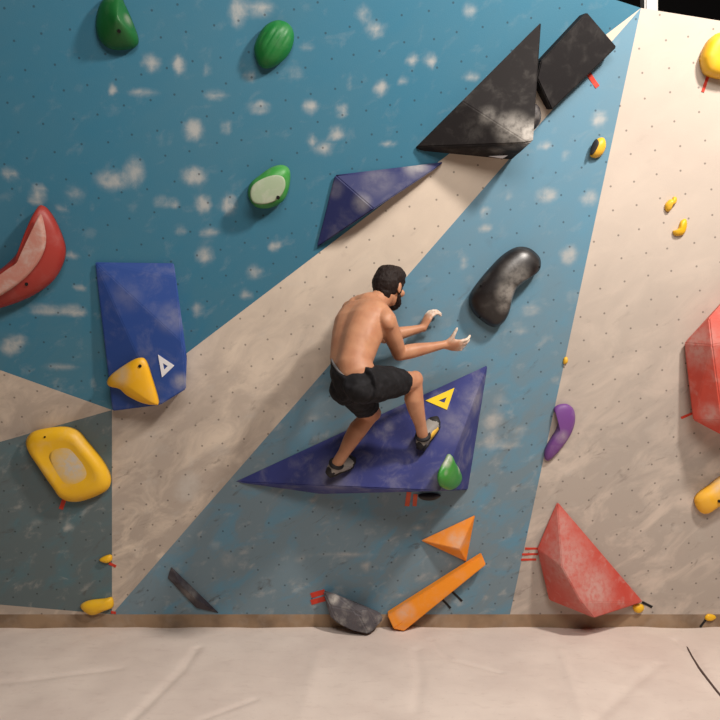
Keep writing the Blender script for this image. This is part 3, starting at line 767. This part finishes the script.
# shorts
b = bmesh.new()
TW = unit(V((.42, -.34, .84)))
wtop = wst - (mid - wst) * .12 + TW.cross(rP) * .012
ring_tube(b, [pel - (wst - pel) * .55, pel - (wst - pel) * .1, (pel + wtop) / 2, wtop], [(.115, .10), (.150, .116), (.158, .124), (.149, .106)], [rP, rP, rP, hints[3]], 40, 2.3, None, {3: TW, 2: unit(TW + unit(mid - pel))})
SHO = [(0, .094, .096, 0), (.3, .096, .096, 0), (.6, .090, .088, 0), (.92, .082, .076, 0)]
def shorts_leg(A, C, end):
    d = C - A
    ring_tube(b, [A - d * .1] + [A + d * (t_ / .92 * end) for t_, *_ in SHO], [(.10, .10)] + [(a, c2) for _, a, c2, _ in SHO], V((.3, -1, .2)), 28)
shorts_leg(hipR, knR, .74); shorts_leg(hipL, knL, .74)
for hq in (hipL, hipR): blob(b, hq - (tS.cross(rP)) * .038 - tS * .035, (rP, tS, tS.cross(rP)), (.082, .09, .088))
shorts = solidify_union(b, 'shorts', .007, 6, M_shorts, person)
for v in shorts.data.vertices:
    q = v.co
    f = noise.noise(V((q.x * 16 + q.z * 10, q.y * 9, q.z * 16 - q.x * 6))) * .008 + noise.noise(q * 34) * .003
    v.co = q + v.normal * f
shorts.data.update()
sbv = BVHTree.FromPolygons([v.co for v in shorts.data.vertices], [tuple(f.vertices) for f in shorts.data.polygons])
for v in body.data.vertices:                 # the body stays inside the cloth it wears
    if (v.co - wtop).dot(TW) > -.012: continue
    cov = (v.co - pel).length < .24
    for A, C in ((hipR, knR), (hipL, knL)):
        d = C - A; t_ = (v.co - A).dot(d) / d.length_squared
        if t_ > .66 and (v.co - (A + d * t_)).length < .10: cov = False
    if not cov: continue
    l_, n_, i_, ds = sbv.find_nearest(v.co)
    if (v.co - l_).dot(n_) > -.006: v.co = l_ - n_ * .008
body.data.update()
b = bmesh.new()
rows = []
tw = TW
for dz, e in ((-.008, .007), (.003, .006), (.003, -.006), (-.008, -.006)):
    cc = wtop + tw * dz; r_ = unit(hints[3] - tw * hints[3].dot(tw)); f_ = tw.cross(r_); row = []
    for k in range(48):
        an = 2 * math.pi * k / 48; ca, sa = math.cos(an), math.sin(an)
        row.append(b.verts.new(cc + r_ * (.146 + e) * abs(ca) ** (2 / 2.3) * (1 if ca >= 0 else -1) + f_ * (.102 + e) * abs(sa) ** (2 / 2.3) * (1 if sa >= 0 else -1)))
    rows.append(row)
for i in range(4):
    for k in range(48): b.faces.new((rows[i][k], rows[i][(k + 1) % 48], rows[(i + 1) % 4][(k + 1) % 48], rows[(i + 1) % 4][k]))
wb = finish(b, 'waistband', plastic('grey_elastic', (112, 108, 108), .1, .8, 20), shorts, True, False); wb['label'] = 'grey waistband'

# hair and beard
b = bmesh.new()
blob(b, hdc + hu * .052 - hf * .004, (hr, hf, hu), (.083, .100, .073), 28)
blob(b, hdc + hu * .082 + hf * .022, (hr, hf, hu), (.072, .080, .045), 24)
blob(b, hdc + hu * .015 - hf * .036, (hr, hf, hu), (.081, .078, .090), 26)
blob(b, hdc - hu * .052 - hf * .055, (hr, hf, hu), (.056, .042, .046), 20)
for s in (-1, 1): ring_tube(b, [hdc + hr * s * .066 + hf * .016 + hu * .02, hdc + hr * s * .066 + hf * .016 - hu * .035], [.014, .010], hf, 10)
hair = solidify_union(b, 'hair', .005, 5, M_hair, person)
for v in hair.data.vertices: v.co = v.co + v.normal * (noise.noise(v.co * 60) * .004 + noise.noise(v.co * 22) * .004)
b = bmesh.new()
blob(b, hdc - hu * .088 + hf * .056, (hr, hf, hu), (.046, .046, .034), 20)
for s in (-1, 1):
    ring_tube(b, [hdc + hr * s * .064 + hf * .018 - hu * .035, hdc + hr * s * .056 + hf * .032 - hu * .062, hdc + hr * s * .036 + hf * .058 - hu * .085], [.010, .016, .024], hu, 12)
    ring_tube(b, [hdc + hf * .096 - hu * .042 + hr * s * .004, hdc + hf * .086 - hu * .050 + hr * s * .028, hdc + hf * .070 - hu * .075 + hr * s * .034], [.006, .007, .012], hu, 10)
beard = solidify_union(b, 'beard', .005, 4, M_hair, person)
for v in beard.data.vertices: v.co = v.co + v.normal * noise.noise(v.co * 70) * .004
M_eye = flat('eye_white', (228, 222, 214), .2, .5); M_iris = flat('dark_iris', (40, 26, 18), .2, .5)
for s in (-1, 1):
    ec = hdc + hr * s * .030 + hf * .070 + hu * .010
    b = bmesh.new(); blob(b, ec, (hr, hf, hu), (.0125, .0125, .0105), 14); e = finish(b, 'eye', M_eye, person, True)
    b = bmesh.new(); blob(b, ec + hf * .0095, (hr, hf, hu), (.0055, .0042, .0055), 10); finish(b, 'iris', M_iris, e, True)
    b = bmesh.new(); ring_tube(b, [hdc + hr * s * q + hf * w_ + hu * h_ for q, w_, h_ in ((.014, .092, .031), (.030, .088, .036), (.046, .075, .031))], [.004, .005, .003], hu, 8)
    finish(b, 'eyebrow', M_hair, person, True)

# climbing shoes
M_shoe = plastic('grey_shoe_leather', (138, 132, 126), .2, .6, 18); M_rub = flat('black_shoe_rubber', (40, 38, 40), .6, .3)
M_shy = plastic('yellow_shoe_panel', (226, 178, 62), .1, .5, 18)
for an, toe, panel, lb in ((anR, toeR, M_shy, 'climbing shoe with yellow side panel'), (anL, toeL, M_shoe, 'grey climbing shoe')):
    d = unit(toe - an); sd = unit(vN.cross(d)); up_ = unit(d.cross(sd)); up_ = up_ if up_.dot(vN) > 0 else -up_
    hl = an - up_ * .035 - d * .035; L_ = (toe - hl).length; ax = unit(toe - hl)
    def st(t_, h_): return hl + ax * L_ * t_ + up_ * h_
    b = bmesh.new()
    ring_tube(b, [st(-.06, .012), st(.0, .006), st(.18, .006), st(.40, .010), st(.62, .008), st(.82, .0), st(.98, -.004), st(1.06, -.008)],
              [(.018, .024), (.030, .040), (.034, .042), (.039, .038), (.045, .033), (.044, .028), (.030, .020), (.012, .010)], sd, 22, 2.3)
    ring_tube(b, [an - up_ * .02, an + up_ * .012], [.042, .040], d, 18)
    shoe = solidify_union(b, 'climbing_shoe', .005, 4, M_shoe, person); shoe['label'] = lb
    b = bmesh.new()
    ring_tube(b, [st(-.03, -.028), st(.18, -.030), st(.42, -.024), st(.64, -.020), st(.86, -.022), st(1.07, -.014)], [(.026, .010), (.034, .010), (.036, .010), (.047, .010), (.044, .011), (.016, .008)], sd, 16, 3)
    ring_tube(b, [st(.80, .0), st(.95, -.002), st(1.09, -.008)], [(.047, .030), (.036, .025), (.012, .011)], sd, 16)
    ring_tube(b, [st(-.08, .010), st(.0, .002), st(.07, .0)], [(.016, .024), (.032, .040), (.034, .030)], sd, 16)
    finish(b, 'sole', M_rub, shoe, True)['label'] = 'dark rubber sole'
    for s in (-1, 1):
        b = bmesh.new(); ring_tube(b, [st(.26, .008) + sd * s * .031, st(.45, .010) + sd * s * .036, st(.70, .002) + sd * s * .041], [(.010, .016), (.010, .022), (.008, .014)], sd, 12)
        finish(b, 'side_panel', panel, shoe, True)
    b = bmesh.new(); ring_tube(b, [an + up_ * .006, an + up_ * .018], [.046, .044], d, 20); finish(b, 'ankle_strap', M_rub, shoe, True)


# ------------------------------------------------------------------ light: the hall's floodlight and an added soft fill
def area(name, loc, aim, size, power, col):
    l = bpy.data.lights.new(name, 'AREA'); l.shape = 'RECTANGLE'; l.size, l.size_y = size; l.energy = power; l.color = col
    o = bpy.data.objects.new(name, l); COL.objects.link(o); o.location = loc
    o.rotation_euler = (V(aim) - V(loc)).to_track_quat('-Z', 'Y').to_euler(); return o
area('hall_floodlight', (2.6, -3.0, 5.0), (0.4, -.2, 1.3), (.36, .36), 222, (1, .92, .84))
area('added_fill_light', (.9, -5.6, 5.3), (.3, -.3, .4), (3.0, 1.6), 215, (1, .94, .88))  # unseen wide light added as soft fill for wall and mat
w = bpy.data.worlds.new('hall'); scn.world = w; w.use_nodes = True
w.node_tree.nodes['Background'].inputs[0].default_value = (1, .9, .8, 1); w.node_tree.nodes['Background'].inputs[1].default_value = .03
scn.view_settings.view_transform = 'Standard'; scn.view_settings.look = 'None'; scn.view_settings.gamma = 1; scn.view_settings.exposure = 0
scn.view_settings.use_curve_mapping = False
